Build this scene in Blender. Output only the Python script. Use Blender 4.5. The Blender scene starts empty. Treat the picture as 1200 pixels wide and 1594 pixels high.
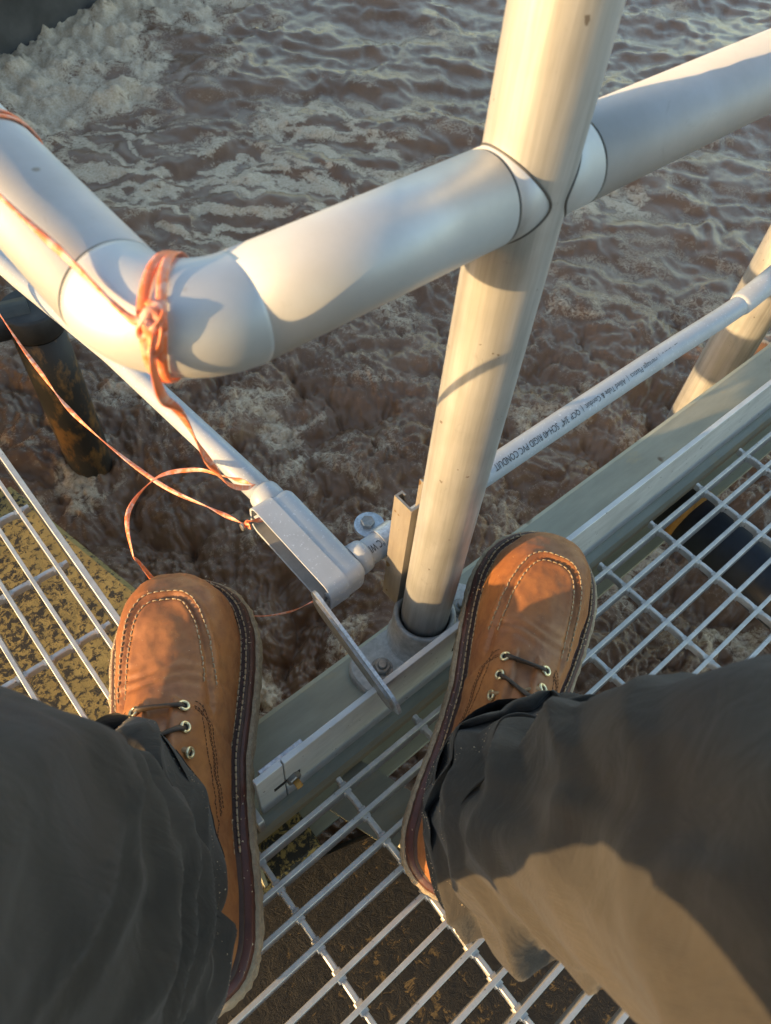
import bpy, math, random
import numpy as np
from mathutils import Vector, Matrix

random.seed(7)
rng = np.random.default_rng(7)
scene = bpy.context.scene
COL = scene.collection
PI = math.pi

# ------------------------------------------------------------------ camera, sky, sun, exposure
CAM_H = 0.745
cam_data = bpy.data.cameras.new('camera')
cam = bpy.data.objects.new('camera', cam_data)
COL.objects.link(cam)
Rv, Uv, Fv = Vector((0.761, -0.646, 0.066)), Vector((0.495, 0.642, 0.586)), Vector((0.420, 0.413, -0.808))
Fv.normalize(); Rv = (Rv - Fv * Rv.dot(Fv)).normalized(); Uv = Rv.cross(Fv).normalized()
cam.matrix_world = Matrix(((Rv.x, Uv.x, -Fv.x, 0), (Rv.y, Uv.y, -Fv.y, 0), (Rv.z, Uv.z, -Fv.z, CAM_H), (0, 0, 0, 1)))
cam_data.sensor_fit = 'VERTICAL'
cam_data.sensor_height = 24.0
cam_data.lens = 24.0 * 1150.0 / 1594.0
cam_data.clip_start = 0.02
cam_data.clip_end = 2000
cam_data.dof.use_dof = True
cam_data.dof.focus_distance = 0.80
cam_data.dof.aperture_fstop = 8.5
scene.camera = cam

SUN_EL = math.radians(7.2)
SUN_DIR = Vector((-math.cos(math.radians(13)), math.sin(math.radians(13)), 0)) * math.cos(SUN_EL) + Vector((0, 0, math.sin(SUN_EL)))
world = bpy.data.worlds.new('World'); scene.world = world
world.use_nodes = True
wn = world.node_tree; wn.nodes.clear()
sky = wn.nodes.new('ShaderNodeTexSky'); sky.sky_type = 'NISHITA'; sky.sun_disc = False
sky.sun_elevation = SUN_EL
sky.sun_rotation = math.atan2(SUN_DIR.x, SUN_DIR.y)
sky.air_density = 1.0; sky.dust_density = 0.9; sky.ozone_density = 1.0
bg = wn.nodes.new('ShaderNodeBackground'); bg.inputs['Strength'].default_value = 0.15
wo = wn.nodes.new('ShaderNodeOutputWorld')
wn.links.new(sky.outputs[0], bg.inputs[0]); wn.links.new(bg.outputs[0], wo.inputs[0])

sun_data = bpy.data.lights.new('sun', 'SUN'); sun_data.energy = 2.5; sun_data.angle = math.radians(0.5)
sun_data.color = (1.0, 0.64, 0.28)
sun = bpy.data.objects.new('sun', sun_data); COL.objects.link(sun)
sun.rotation_euler = SUN_DIR.to_track_quat('Z', 'Y').to_euler()

scene.view_settings.view_transform = 'Standard'
scene.view_settings.look = 'None'
scene.view_settings.gamma = 1.0
scene.view_settings.exposure = 1.85

# ------------------------------------------------------------------ helpers
def link(o, parent=None):
    COL.objects.link(o)
    if parent is not None:
        o.parent = parent
    return o

def tag(o, label=None, cat=None, group=None, kind=None):
    if label: o['label'] = label
    if cat: o['category'] = cat
    if group: o['group'] = group
    if kind: o['kind'] = kind
    return o

def empty(name, loc=(0, 0, 0)):
    o = bpy.data.objects.new(name, None); o.location = loc; o.empty_display_size = 0.05
    return link(o)

def mesh_np(name, verts, faces, mat=None, smooth=True):
    """faces: (n,4) or (n,3) integer array."""
    verts = np.asarray(verts, dtype=np.float32); faces = np.asarray(faces, dtype=np.int32)
    me = bpy.data.meshes.new(name)
    k = faces.shape[1]
    me.vertices.add(len(verts)); me.vertices.foreach_set('co', verts.ravel())
    me.loops.add(faces.size); me.loops.foreach_set('vertex_index', faces.ravel())
    me.polygons.add(len(faces))
    me.polygons.foreach_set('loop_start', np.arange(0, faces.size, k, dtype=np.int32))
    me.polygons.foreach_set('use_smooth', np.full(len(faces), smooth, dtype=bool))
    me.update(calc_edges=True)
    if mat: me.materials.append(mat)
    return me

class MB:
    """collects shapes for one mesh object"""
    def __init__(s): s.v = []; s.f = []; s.sm = []
    def add(s, verts, faces, smooth=False):
        b = len(s.v); s.v.extend([tuple(p) for p in verts])
        for f in faces: s.f.append(tuple(i + b for i in f)); s.sm.append(smooth)
    def box(s, c, size, rot=None, bev=0.0):
        hx, hy, hz = size[0] / 2, size[1] / 2, size[2] / 2
        c = Vector(c)
        if bev <= 0:
            pts = [Vector((x, y, z)) for x in (-hx, hx) for y in (-hy, hy) for z in (-hz, hz)]
            fs = [(0, 1, 3, 2), (4, 6, 7, 5), (0, 4, 5, 1), (2, 3, 7, 6), (0, 2, 6, 4), (1, 5, 7, 3)]
        else:
            # chamfered box: 24 vertices
            pts = []; idx = {}
            for sx in (-1, 1):
                for sy in (-1, 1):
                    for sz in (-1, 1):
                        for ax in range(3):
                            p = [sx * (hx - bev), sy * (hy - bev), sz * (hz - bev)]
                            p[ax] = (sx * hx, sy * hy, sz * hz)[ax]
                            idx[(sx, sy, sz, ax)] = len(pts); pts.append(Vector(p))
            fs = []
            for ax in range(3):
                o1, o2 = [a for a in range(3) if a != ax]
                for sg in (-1, 1):
                    q = []
                    for a, b_ in ((-1, -1), (1, -1), (1, 1), (-1, 1)):
                        k = [0, 0, 0]; k[ax] = sg; k[o1] = a; k[o2] = b_
                        q.append(idx[(k[0], k[1], k[2], ax)])
                    fs.append(tuple(q))
            for ax in range(3):            # edges along ax
                o1, o2 = [a for a in range(3) if a != ax]
                for a in (-1, 1):
                    for b_ in (-1, 1):
                        def K(sg, face):
                            k = [0, 0, 0]; k[ax] = sg; k[o1] = a; k[o2] = b_
                            return idx[(k[0], k[1], k[2], face)]
                        fs.append((K(-1, o1), K(1, o1), K(1, o2), K(-1, o2)))
            for sx in (-1, 1):
                for sy in (-1, 1):
                    for sz in (-1, 1):
                        fs.append(tuple(idx[(sx, sy, sz, ax)] for ax in range(3)))
        if rot is not None: pts = [rot @ p for p in pts]
        s.add([p + c for p in pts], fs)
    def tube(s, path, r, n=16, caps=True, smooth=True, closed=False, flat=None, twist=None):
        """sweep; r number or list; flat=(a,b) radii for a ribbon section, twist list of angles"""
        P = [Vector(p) for p in path]; m = len(P)
        rs = r if hasattr(r, '__len__') else [r] * m
        T = []
        for i in range(m):
            a = P[(i - 1) % m] if (closed or i > 0) else P[i]
            b = P[(i + 1) % m] if (closed or i < m - 1) else P[i]
            T.append((b - a).normalized())
        ref = Vector((0, 0, 1)) if abs(T[0].z) < 0.9 else Vector((1, 0, 0))
        N = (ref - T[0] * ref.dot(T[0])).normalized(); V = []
        for i in range(m):
            N = (N - T[i] * N.dot(T[i])).normalized(); B = T[i].cross(N)
            tw = twist[i] if twist is not None else 0.0
            for j in range(n):
                a = 2 * PI * j / n
                if flat is not None:
                    x, y = flat[0] * math.cos(a), flat[1] * math.sin(a)
                    x, y = x * math.cos(tw) - y * math.sin(tw), x * math.sin(tw) + y * math.cos(tw)
                    V.append(P[i] + (N * x + B * y) * rs[i])
                else:
                    V.append(P[i] + (N * math.cos(a) + B * math.sin(a)) * rs[i])
        F = []
        for i in range(m if closed else m - 1):
            k = (i + 1) % m
            for j in range(n):
                F.append((i * n + j, i * n + (j + 1) % n, k * n + (j + 1) % n, k * n + j))
        b = len(s.v); s.add(V, F, smooth)
        if caps and not closed:
            s.f.append(tuple(b + j for j in reversed(range(n)))); s.sm.append(False)
            s.f.append(tuple(b + (m - 1) * n + j for j in range(n))); s.sm.append(False)
    def prism(s, poly, fn, t0, t1, smooth=False):
        """extrude polygon poly (2d) ; fn(a,b,t)->3d"""
        n = len(poly)
        V = [fn(a, b, t0) for a, b in poly] + [fn(a, b, t1) for a, b in poly]
        F = [(i, (i + 1) % n, n + (i + 1) % n, n + i) for i in range(n)]
        b = len(s.v); s.add(V, F, smooth)
        s.f.append(tuple(b + i for i in reversed(range(n)))); s.sm.append(False)
        s.f.append(tuple(b + n + i for i in range(n))); s.sm.append(False)
    def hexhead(s, c, nrm, r, h):
        nrm = Vector(nrm).normalized(); q = nrm.to_track_quat('Z', 'Y').to_matrix(); c = Vector(c)
        V = []
        for (rr, hh) in ((r, 0), (r, h * .82), (r * .86, h)):
            for j in range(6): a = j * PI / 3 + .3; V.append(c + q @ Vector((rr * math.cos(a), rr * math.sin(a), hh)))
        F = [(i * 6 + j, i * 6 + (j + 1) % 6, (i + 1) * 6 + (j + 1) % 6, (i + 1) * 6 + j) for i in range(2) for j in range(6)]
        F.append(tuple(12 + j for j in range(6))); F.append(tuple(reversed(range(6))))
        s.add(V, F)
    def build(s, name, mat, parent=None, recalc=True):
        me = bpy.data.meshes.new(name); me.from_pydata(s.v, [], s.f)
        me.polygons.foreach_set('use_smooth', s.sm)
        if mat: me.materials.append(mat)
        if recalc:
            import bmesh
            bm = bmesh.new(); bm.from_mesh(me); bmesh.ops.recalc_face_normals(bm, faces=bm.faces); bm.to_mesh(me); bm.free()
        o = bpy.data.objects.new(name, me)
        return link(o, parent)

def spline(pts, n):
    """Catmull-Rom through points"""
    P = [np.array(p, float) for p in pts]
    P = [2 * P[0] - P[1]] + P + [2 * P[-1] - P[-2]]
    out = []; segs = len(P) - 3
    for i in range(n):
        t = i / (n - 1) * segs; k = min(int(t), segs - 1); t -= k
        a, b, c, d = P[k:k + 4]
        out.append(0.5 * ((2 * b) + (-a + c) * t + (2 * a - 5 * b + 4 * c - d) * t * t + (-a + 3 * b - 3 * c + d) * t ** 3))
    return [tuple(p) for p in out]

# numpy gradient noise --------------------------------------------------------
_perm = rng.permutation(512).astype(np.int64); _perm = np.concatenate([_perm, _perm])
_ga = rng.uniform(0, 2 * PI, 512); _gx, _gy = np.cos(_ga), np.sin(_ga)
def noise2(x, y):
    xi = np.floor(x).astype(np.int64); yi = np.floor(y).astype(np.int64); xf = x - xi; yf = y - yi
    u = xf * xf * xf * (xf * (xf * 6 - 15) + 10); v = yf * yf * yf * (yf * (yf * 6 - 15) + 10)
    def g(ix, iy, dx, dy):
        h = _perm[(_perm[ix & 511] + iy) & 511]
        return _gx[h] * dx + _gy[h] * dy
    a = g(xi, yi, xf, yf); b = g(xi + 1, yi, xf - 1, yf); c = g(xi, yi + 1, xf, yf - 1); d = g(xi + 1, yi + 1, xf - 1, yf - 1)
    return (a + u * (b - a) + v * ((c + u * (d - c)) - (a + u * (b - a)))) * 1.5
def fbm2(x, y, o=4, g=.5):
    s = 0; a = 1; 
    for i in range(o): s = s + a * noise2(x + 17.3 * i, y - 9.1 * i); x = x * 2.03; y = y * 2.03; a *= g
    return s
def sstep(a, b, x):
    t = np.clip((x - a) / (b - a), 0, 1); return t * t * (3 - 2 * t)

# ------------------------------------------------------------------ materials
def new_mat(name):
    m = bpy.data.materials.new(name); m.use_nodes = True
    nt = m.node_tree; b = nt.nodes['Principled BSDF']
    return m, nt, b
def nd(nt, typ, **kw):
    n = nt.nodes.new(typ)
    for k, v in kw.items():
        if k in n.inputs: n.inputs[k].default_value = v
        else: setattr(n, k, v)
    return n
def coord(nt, scale=(1, 1, 1), rot=(0, 0, 0), kind='Object'):
    tc = nt.nodes.new('ShaderNodeTexCoord'); mp = nt.nodes.new('ShaderNodeMapping')
    mp.inputs['Scale'].default_value = scale; mp.inputs['Rotation'].default_value = rot
    nt.links.new(tc.outputs[kind], mp.inputs[0]); return mp.outputs[0]
def noise(nt, vec, scale, detail=4, rough=.55, dist=0.0):
    n = nt.nodes.new('ShaderNodeTexNoise'); n.inputs['Scale'].default_value = scale; n.inputs['Detail'].default_value = detail
    n.inputs['Roughness'].default_value = rough; n.inputs['Distortion'].default_value = dist
    nt.links.new(vec, n.inputs['Vector']); return n.outputs[0]
def ramp(nt, fac, stops):
    r = nt.nodes.new('ShaderNodeValToRGB'); cr = r.color_ramp
    while len(cr.elements) < len(stops): cr.elements.new(0.5)
    for e, (p, c) in zip(cr.elements, stops):
        e.position = p; e.color = (c, c, c, 1) if not hasattr(c, '__len__') else (*c[:3], 1)
    nt.links.new(fac, r.inputs[0]); return r.outputs[0]
def mixc(nt, fac, a, b, mode='MIX'):
    m = nt.nodes.new('ShaderNodeMix'); m.data_type = 'RGBA'; m.blend_type = mode
    for sock, val in ((m.inputs[0], fac), (m.inputs[6], a), (m.inputs[7], b)):
        if hasattr(val, 'links') or isinstance(val, bpy.types.NodeSocket): nt.links.new(val, sock)
        elif hasattr(val, '__len__'): sock.default_value = (*val[:3], 1)
        else: sock.default_value = val
    return m.outputs[2]
def bump(nt, b, h, strength, dist=0.001):
    n = nt.nodes.new('ShaderNodeBump'); n.inputs['Strength'].default_value = strength; n.inputs['Distance'].default_value = dist
    nt.links.new(h, n.inputs['Height'])
    nt.links.new(n.outputs[0], b.inputs['Normal']); return n

def metal(name, c1, c2, metallic, r0, r1, scale=60, stretch=(1, 1, 1), bstr=.15, speck=None, rot=(0, 0, 0)):
    m, nt, b = new_mat(name)
    v = coord(nt, stretch, rot)
    n1 = noise(nt, v, scale, 6, .65)
    n2 = noise(nt, coord(nt), scale * .18, 3)
    col = mixc(nt, ramp(nt, n1, [(.35, 0), (.7, 1)]), c1, c2)
    col = mixc(nt, ramp(nt, n2, [(.45, 0), (.75, .55)]), col, tuple(x * .72 for x in c2))
    n4 = noise(nt, coord(nt, (1, 1, 1), (.4, .7, .2)), scale * .5, 8, .8, 1.5)
    col = mixc(nt, ramp(nt, n4, [(.60, 0), (.72, .45)]), col, tuple(x * .55 for x in c2))
    if speck:
        sp = ramp(nt, noise(nt, coord(nt), speck[0], 2, .6), [(speck[1], 0), (speck[1] + .02, 1)])
        col = mixc(nt, sp, col, speck[2])
    nt.links.new(col, b.inputs['Base Color'])
    b.inputs['Metallic'].default_value = metallic
    nt.links.new(ramp(nt, n1, [(.3, r0), (.75, r1)]), b.inputs['Roughness'])
    bump(nt, b, n1, bstr, .0006)
    return m

def plain(name, col, rough=.5, metallic=0, var=.15, scale=80, bstr=.1):
    m, nt, b = new_mat(name)
    n = noise(nt, coord(nt), scale, 5, .6)
    c = mixc(nt, ramp(nt, n, [(.3, 0), (.7, 1)]), tuple(x * (1 - var) for x in col), tuple(min(1, x * (1 + var)) for x in col))
    nt.links.new(c, b.inputs['Base Color']); b.inputs['Roughness'].default_value = rough; b.inputs['Metallic'].default_value = metallic
    if bstr: bump(nt, b, n, bstr, .0008)
    return m

M = {}
M['rail'] = metal('satin_aluminium', (.60, .62, .65), (.53, .55, .575), .38, .44, .58, 30, (1, 1, 1), .03, (35, .76, (.35, .33, .30)))
M['post'] = metal('weathered_aluminium', (.62, .625, .63), (.34, .34, .335), .50, .38, .62, 85, (1, 1, .045), .2, (120, .715, (.20, .18, .16)))
M['seam'] = plain('dark_joint', (.09, .085, .08), .6)
M['cast'] = metal('cast_aluminium', (.62, .615, .60), (.42, .415, .40), .45, .5, .7, 160, (1, 1, 1), .5)
M['plate'] = metal('mill_aluminium', (.66, .66, .65), (.52, .52, .51), .30, .42, .62, 60, (.35, 1, 1), .2, (120, .71, (.20, .19, .18)))
M['grate'] = metal('grating_aluminium', (.62, .61, .58), (.44, .43, .42), .45, .42, .62, 70, (1, 1, 1), .25, (160, .70, (.22, .20, .17)))
M['galv'] = metal('galvanised_steel', (.66, .70, .74), (.34, .37, .42), .75, .35, .6, 220, (1, 1, 1), .3)
M['strut'] = metal('strut_steel', (.42, .38, .33), (.26, .23, .20), .6, .45, .65, 60, (1, 1, .1), .3, (60, .66, (.22, .13, .05)))
M['steel'] = metal('bolt_steel', (.40, .39, .38), (.24, .23, .22), .8, .35, .55, 150, (1, 1, 1), .3)
M['rust'] = plain('rusty_bolt_end', (.45, .24, .06), .7)

def pvc(name, c):
    m, nt, b = new_mat(name)
    v = coord(nt)
    n = noise(nt, v, 35, 4); n2 = noise(nt, v, 900, 2)
    # fine dried dew spots
    sp = ramp(nt, noise(nt, v, 260, 3, .7), [(.62, 0), (.68, 1)])
    col = mixc(nt, ramp(nt, n, [(.4, 0), (.75, .6)]), c, tuple(x * .8 for x in c))
    col = mixc(nt, sp, col, tuple(min(1, x * 1.35 + .03) for x in c))
    nt.links.new(col, b.inputs['Base Color'])
    nt.links.new(ramp(nt, n, [(.3, .32), (.7, .5)]), b.inputs['Roughness'])
    bump(nt, b, sp, .25, .0006)
    return m
M['pvc'] = pvc('grey_pvc', (.40, .43, .475))
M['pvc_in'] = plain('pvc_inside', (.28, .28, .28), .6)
M['ink'] = plain('black_print', (.03, .03, .035), .6, bstr=0)

def green_mat():
    m, nt, b = new_mat('green_fibreglass')
    v = coord(nt, (.25, 1, 1)); w = coord(nt)
    n = noise(nt, v, 45, 5, .6); n2 = noise(nt, w, 9, 4)
    col = mixc(nt, ramp(nt, n, [(.3, 0), (.7, 1)]), (.285, .29, .23), (.39, .39, .315))
    wear = ramp(nt, noise(nt, coord(nt, (.45, 1, 1)), 17, 6, .7), [(.57, 0), (.70, 1)])
    col = mixc(nt, wear, col, (.42, .36, .23))
    stain = ramp(nt, noise(nt, w, 26, 2, .4), [(.70, 0), (.74, 1)])
    col = mixc(nt, stain, col, (.12, .085, .05))
    nt.links.new(col, b.inputs['Base Color']); b.inputs['Roughness'].default_value = .5
    bump(nt, b, n, .3, .0008); return m
M['green'] = green_mat()

def concrete_mat(name, yellow, dark, thr, big, sc=62):
    m, nt, b = new_mat(name)
    w = coord(nt)
    n = noise(nt, w, sc, 8, .72, .5); nb = noise(nt, w, 3.2, 2)
    base = mixc(nt, ramp(nt, noise(nt, w, 24, 4), [(.3, 0), (.7, 1)]), yellow, tuple(x * .6 for x in yellow))
    add = nt.nodes.new('ShaderNodeMath'); add.operation = 'MULTIPLY_ADD'
    nt.links.new(nb, add.inputs[0]); add.inputs[1].default_value = big; nt.links.new(n, add.inputs[2])
    msk = ramp(nt, add.outputs[0], [(thr - .01, 0), (thr + .055, 1)])
    col = mixc(nt, msk, base, dark)
    nt.links.new(col, b.inputs['Base Color']); b.inputs['Roughness'].default_value = .75
    bump(nt, b, n, .8, .003); return m
M['lichen'] = concrete_mat('lichen_concrete', (.42, .305, .105), (.028, .026, .024), .630, .28, 105)
M['algae'] = concrete_mat('algae_concrete', (.20, .13, .05), (.012, .011, .011), .55, .36, 70)
M['farwall'] = plain('basin_wall', (.060, .055, .052), .8, 0, .4, 9, .5)
M['olive'] = plain('olive_concrete', (.13, .10, .06), .9, 0, .35, 12, .5)
M['black'] = plain('black_pipe', (.030, .027, .025), .55, 0, .4, 40, .4)
def rustpipe():
    m, nt, b = new_mat('coated_pipe')
    n = noise(nt, coord(nt, (1, 1, .5)), 30, 5, .65)
    c = mixc(nt, ramp(nt, n, [(.5, 0), (.62, 1)]), (.035, .03, .026), (.23, .12, .04))
    nt.links.new(c, b.inputs['Base Color']); b.inputs['Roughness'].default_value = .6; bump(nt, b, n, .5, .002); return m
M['coated'] = rustpipe()
M['bluepipe'] = plain('dark_blue_pipe', (.025, .035, .055), .5, 0, .3, 40, .3)

def twine_mat():
    m, nt, b = new_mat('orange_plastic_twine')
    n = noise(nt, coord(nt), 120, 3, .6)
    c = mixc(nt, ramp(nt, n, [(.46, 0), (.64, 1)]), (.92, .23, .085), (.92, .50, .38))
    nt.links.new(c, b.inputs['Base Color']); b.inputs['Roughness'].default_value = .38
    b.inputs['Transmission Weight'].default_value = 0.0
    b.inputs['Subsurface Weight'].default_value = .25; b.inputs['Subsurface Radius'].default_value = (.004, .002, .001)
    bump(nt, b, n, .3, .001); return m
M['twine'] = twine_mat()

def leather():
    m, nt, b = new_mat('tan_oiled_leather')
    v = coord(nt)
    n1 = noise(nt, v, 16, 5, .6, .4); n2 = noise(nt, v, 90, 4, .6); n3 = noise(nt, v, 420, 3, .6)
    col = mixc(nt, ramp(nt, n1, [(.34, 0), (.66, 1)]), (.400, .165, .050), (.245, .088, .029))
    col = mixc(nt, ramp(nt, n2, [(.45, 0), (.8, .55)]), col, (.13, .045, .02))
    # pale scuffs and dust
    sc = ramp(nt, noise(nt, v, 300, 5, .75), [(.665, 0), (.71, 1)])
    col = mixc(nt, mixc(nt, 1.0, sc, ramp(nt, n1, [(.4, .25), (.6, .8)]), 'MULTIPLY'), col, (.46, .30, .17))
    nt.links.new(col, b.inputs['Base Color'])
    nt.links.new(ramp(nt, n2, [(.3, .42), (.7, .62)]), b.inputs['Roughness'])
    mx = nt.nodes.new('ShaderNodeMath'); mx.operation = 'MULTIPLY_ADD'; nt.links.new(n3, mx.inputs[0]); mx.inputs[1].default_value = .45; nt.links.new(n2, mx.inputs[2])
    bump(nt, b, mx.outputs[0], .28, .0012); return m
M['leather'] = leather()
M['welt'] = plain('dark_welt_leather', (.050, .024, .016), .6, 0, .35, 120, .4)
M['midsole'] = plain('red_brown_midsole', (.080, .024, .016), .45, 0, .3, 90, .25)
def sole_mat():
    m, nt, b = new_mat('dusty_crepe_sole')
    v = coord(nt); n = noise(nt, v, 220, 6, .75); n2 = noise(nt, v, 20, 3)
    col = mixc(nt, ramp(nt, n, [(.35, 0), (.68, 1)]), (.24, .18, .12), (.48, .38, .26))
    col = mixc(nt, ramp(nt, n2, [(.45, 0), (.7, .5)]), col, (.21, .15, .10))
    nt.links.new(col, b.inputs['Base Color']); b.inputs['Roughness'].default_value = .9; bump(nt, b, n, .9, .002); return m
M['sole'] = sole_mat()
M['thread'] = plain('cream_thread', (.38, .28, .17), .8, 0, .3, 300, 0)
M['thread_dark'] = plain('brown_thread', (.10, .045, .022), .8, 0, .2, 300, 0)
M['brass'] = metal('brass_eyelet', (.80, .72, .48), (.62, .52, .30), .85, .25, .4, 200, (1, 1, 1), .1)
M['hole'] = plain('eyelet_hole', (.012, .010, .009), .9)
M['lace'] = plain('dark_rawhide_lace', (.045, .028, .018), .55, 0, .4, 200, .4)
M['lace2'] = plain('worn_rawhide_lace', (.30, .17, .075), .55, 0, .4, 200, .4)
M['sand'] = plain('sand_grains', (.52, .40, .26), .8, 0, .35, 500, 0)

def cloth():
    m, nt, b = new_mat('dark_work_trouser_cloth')
    v = coord(nt)
    n1 = noise(nt, v, 9, 4); n2 = noise(nt, v, 700, 2, .5); n3 = noise(nt, v, 60, 5, .7)
    wv = nt.nodes.new('ShaderNodeTexWave'); wv.inputs['Scale'].default_value = 420; wv.inputs['Distortion'].default_value = 1.0
    nt.links.new(coord(nt, (1, 1, 1.4)), wv.inputs['Vector'])
    col = mixc(nt, ramp(nt, n1, [(.3, 0), (.7, 1)]), (.026, .0225, .019), (.040, .034, .028))
    col = mixc(nt, ramp(nt, n3, [(.55, 0), (.8, .5)]), col, (.056, .048, .039))
    spots = ramp(nt, noise(nt, v, 75, 1, .4), [(.765, 0), (.785, 1)])
    col = mixc(nt, spots, col, (.02, .018, .016))
    nt.links.new(col, b.inputs['Base Color']); b.inputs['Roughness'].default_value = .92
    b.inputs['Sheen Weight'].default_value = .10; b.inputs['Sheen Roughness'].default_value = .5
    mx = nt.nodes.new('ShaderNodeMath'); mx.operation = 'ADD'; nt.links.new(n2, mx.inputs[0]); nt.links.new(wv.outputs[1], mx.inputs[1])
    b1 = bump(nt, b, mx.outputs[0], .22, .0006)
    wr = noise(nt, coord(nt, (1, 1, .55), (.5, .3, 0)), 26, 4, .55, 1.2)
    b2 = nt.nodes.new('ShaderNodeBump'); b2.inputs['Strength'].default_value = .55; b2.inputs['Distance'].default_value = .006
    nt.links.new(wr, b2.inputs['Height']); nt.links.new(b2.outputs[0], b1.inputs['Normal']); return m
M['cloth'] = cloth()
M['seamthread'] = plain('trouser_seam', (.018, .017, .016), .9, 0, .2, 200, 0)
M['jacket'] = plain('jacket_cloth', (.05, .055, .06), .9, 0, .25, 60, .3)

def water_mat():
    m, nt, b = new_mat('brown_frothing_water')
    at = nt.nodes.new('ShaderNodeAttribute'); at.attribute_name = 'foam'
    v = coord(nt)
    big = noise(nt, v, 7, 4, .6); fine = noise(nt, v, 34, 8, .72, 1.1); mic = noise(nt, v, 150, 4, .7)
    br = mixc(nt, ramp(nt, big, [(.3, 0), (.7, 1)]), (.155, .082, .047), (.240, .138, .083))
    # lace-like froth: ridges of the fine noise, more of it where the foam attribute is high
    rd = nt.nodes.new('ShaderNodeMath'); rd.operation = 'MULTIPLY_ADD'; nt.links.new(fine, rd.inputs[0]); rd.inputs[1].default_value = 2.0; rd.inputs[2].default_value = -1.0
    ab = nt.nodes.new('ShaderNodeMath'); ab.operation = 'ABSOLUTE'; nt.links.new(rd.outputs[0], ab.inputs[0])
    sub = nt.nodes.new('ShaderNodeMath'); sub.operation = 'MULTIPLY_ADD'; nt.links.new(ab.outputs[0], sub.inputs[0]); sub.inputs[1].default_value = -1.35; nt.links.new(at.outputs['Fac'], sub.inputs[2])
    ad = nt.nodes.new('ShaderNodeMath'); ad.operation = 'MULTIPLY_ADD'; nt.links.new(mic, ad.inputs[0]); ad.inputs[1].default_value = .35; nt.links.new(sub.outputs[0], ad.inputs[2])
    fm = ramp(nt, ad.outputs[0], [(.22, 0), (.50, 1)])
    fc = mixc(nt, ramp(nt, mic, [(.3, 0), (.7, 1)]), (.42, .29, .18), (.66, .53, .39))
    col = mixc(nt, fm, br, fc)
    nt.links.new(col, b.inputs['Base Color'])
    nt.links.new(ramp(nt, fm, [(0, .11), (.5, .55)]), b.inputs['Roughness'])
    b.inputs['IOR'].default_value = 1.33; b.inputs['Specular IOR Level'].default_value = .55
    hm = nt.nodes.new('ShaderNodeMath'); hm.operation = 'MULTIPLY_ADD'; nt.links.new(fm, hm.inputs[0]); hm.inputs[1].default_value = .6; nt.links.new(fine, hm.inputs[2])
    bump(nt, b, hm.outputs[0], .30, .005)
    return m
M['water'] = water_mat()
M['ground'] = plain('dry_ground', (.16, .125, .08), .95, 0, .35, 3, .5)

# ------------------------------------------------------------------ the setting
WZ = -0.45
g = MB(); g.add([(-900, -900, -1.4), (900, -900, -1.4), (900, 900, -1.4), (-900, 900, -1.4)], [(0, 1, 2, 3)])
tag(g.build('ground', M['ground']), kind='structure')

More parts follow.
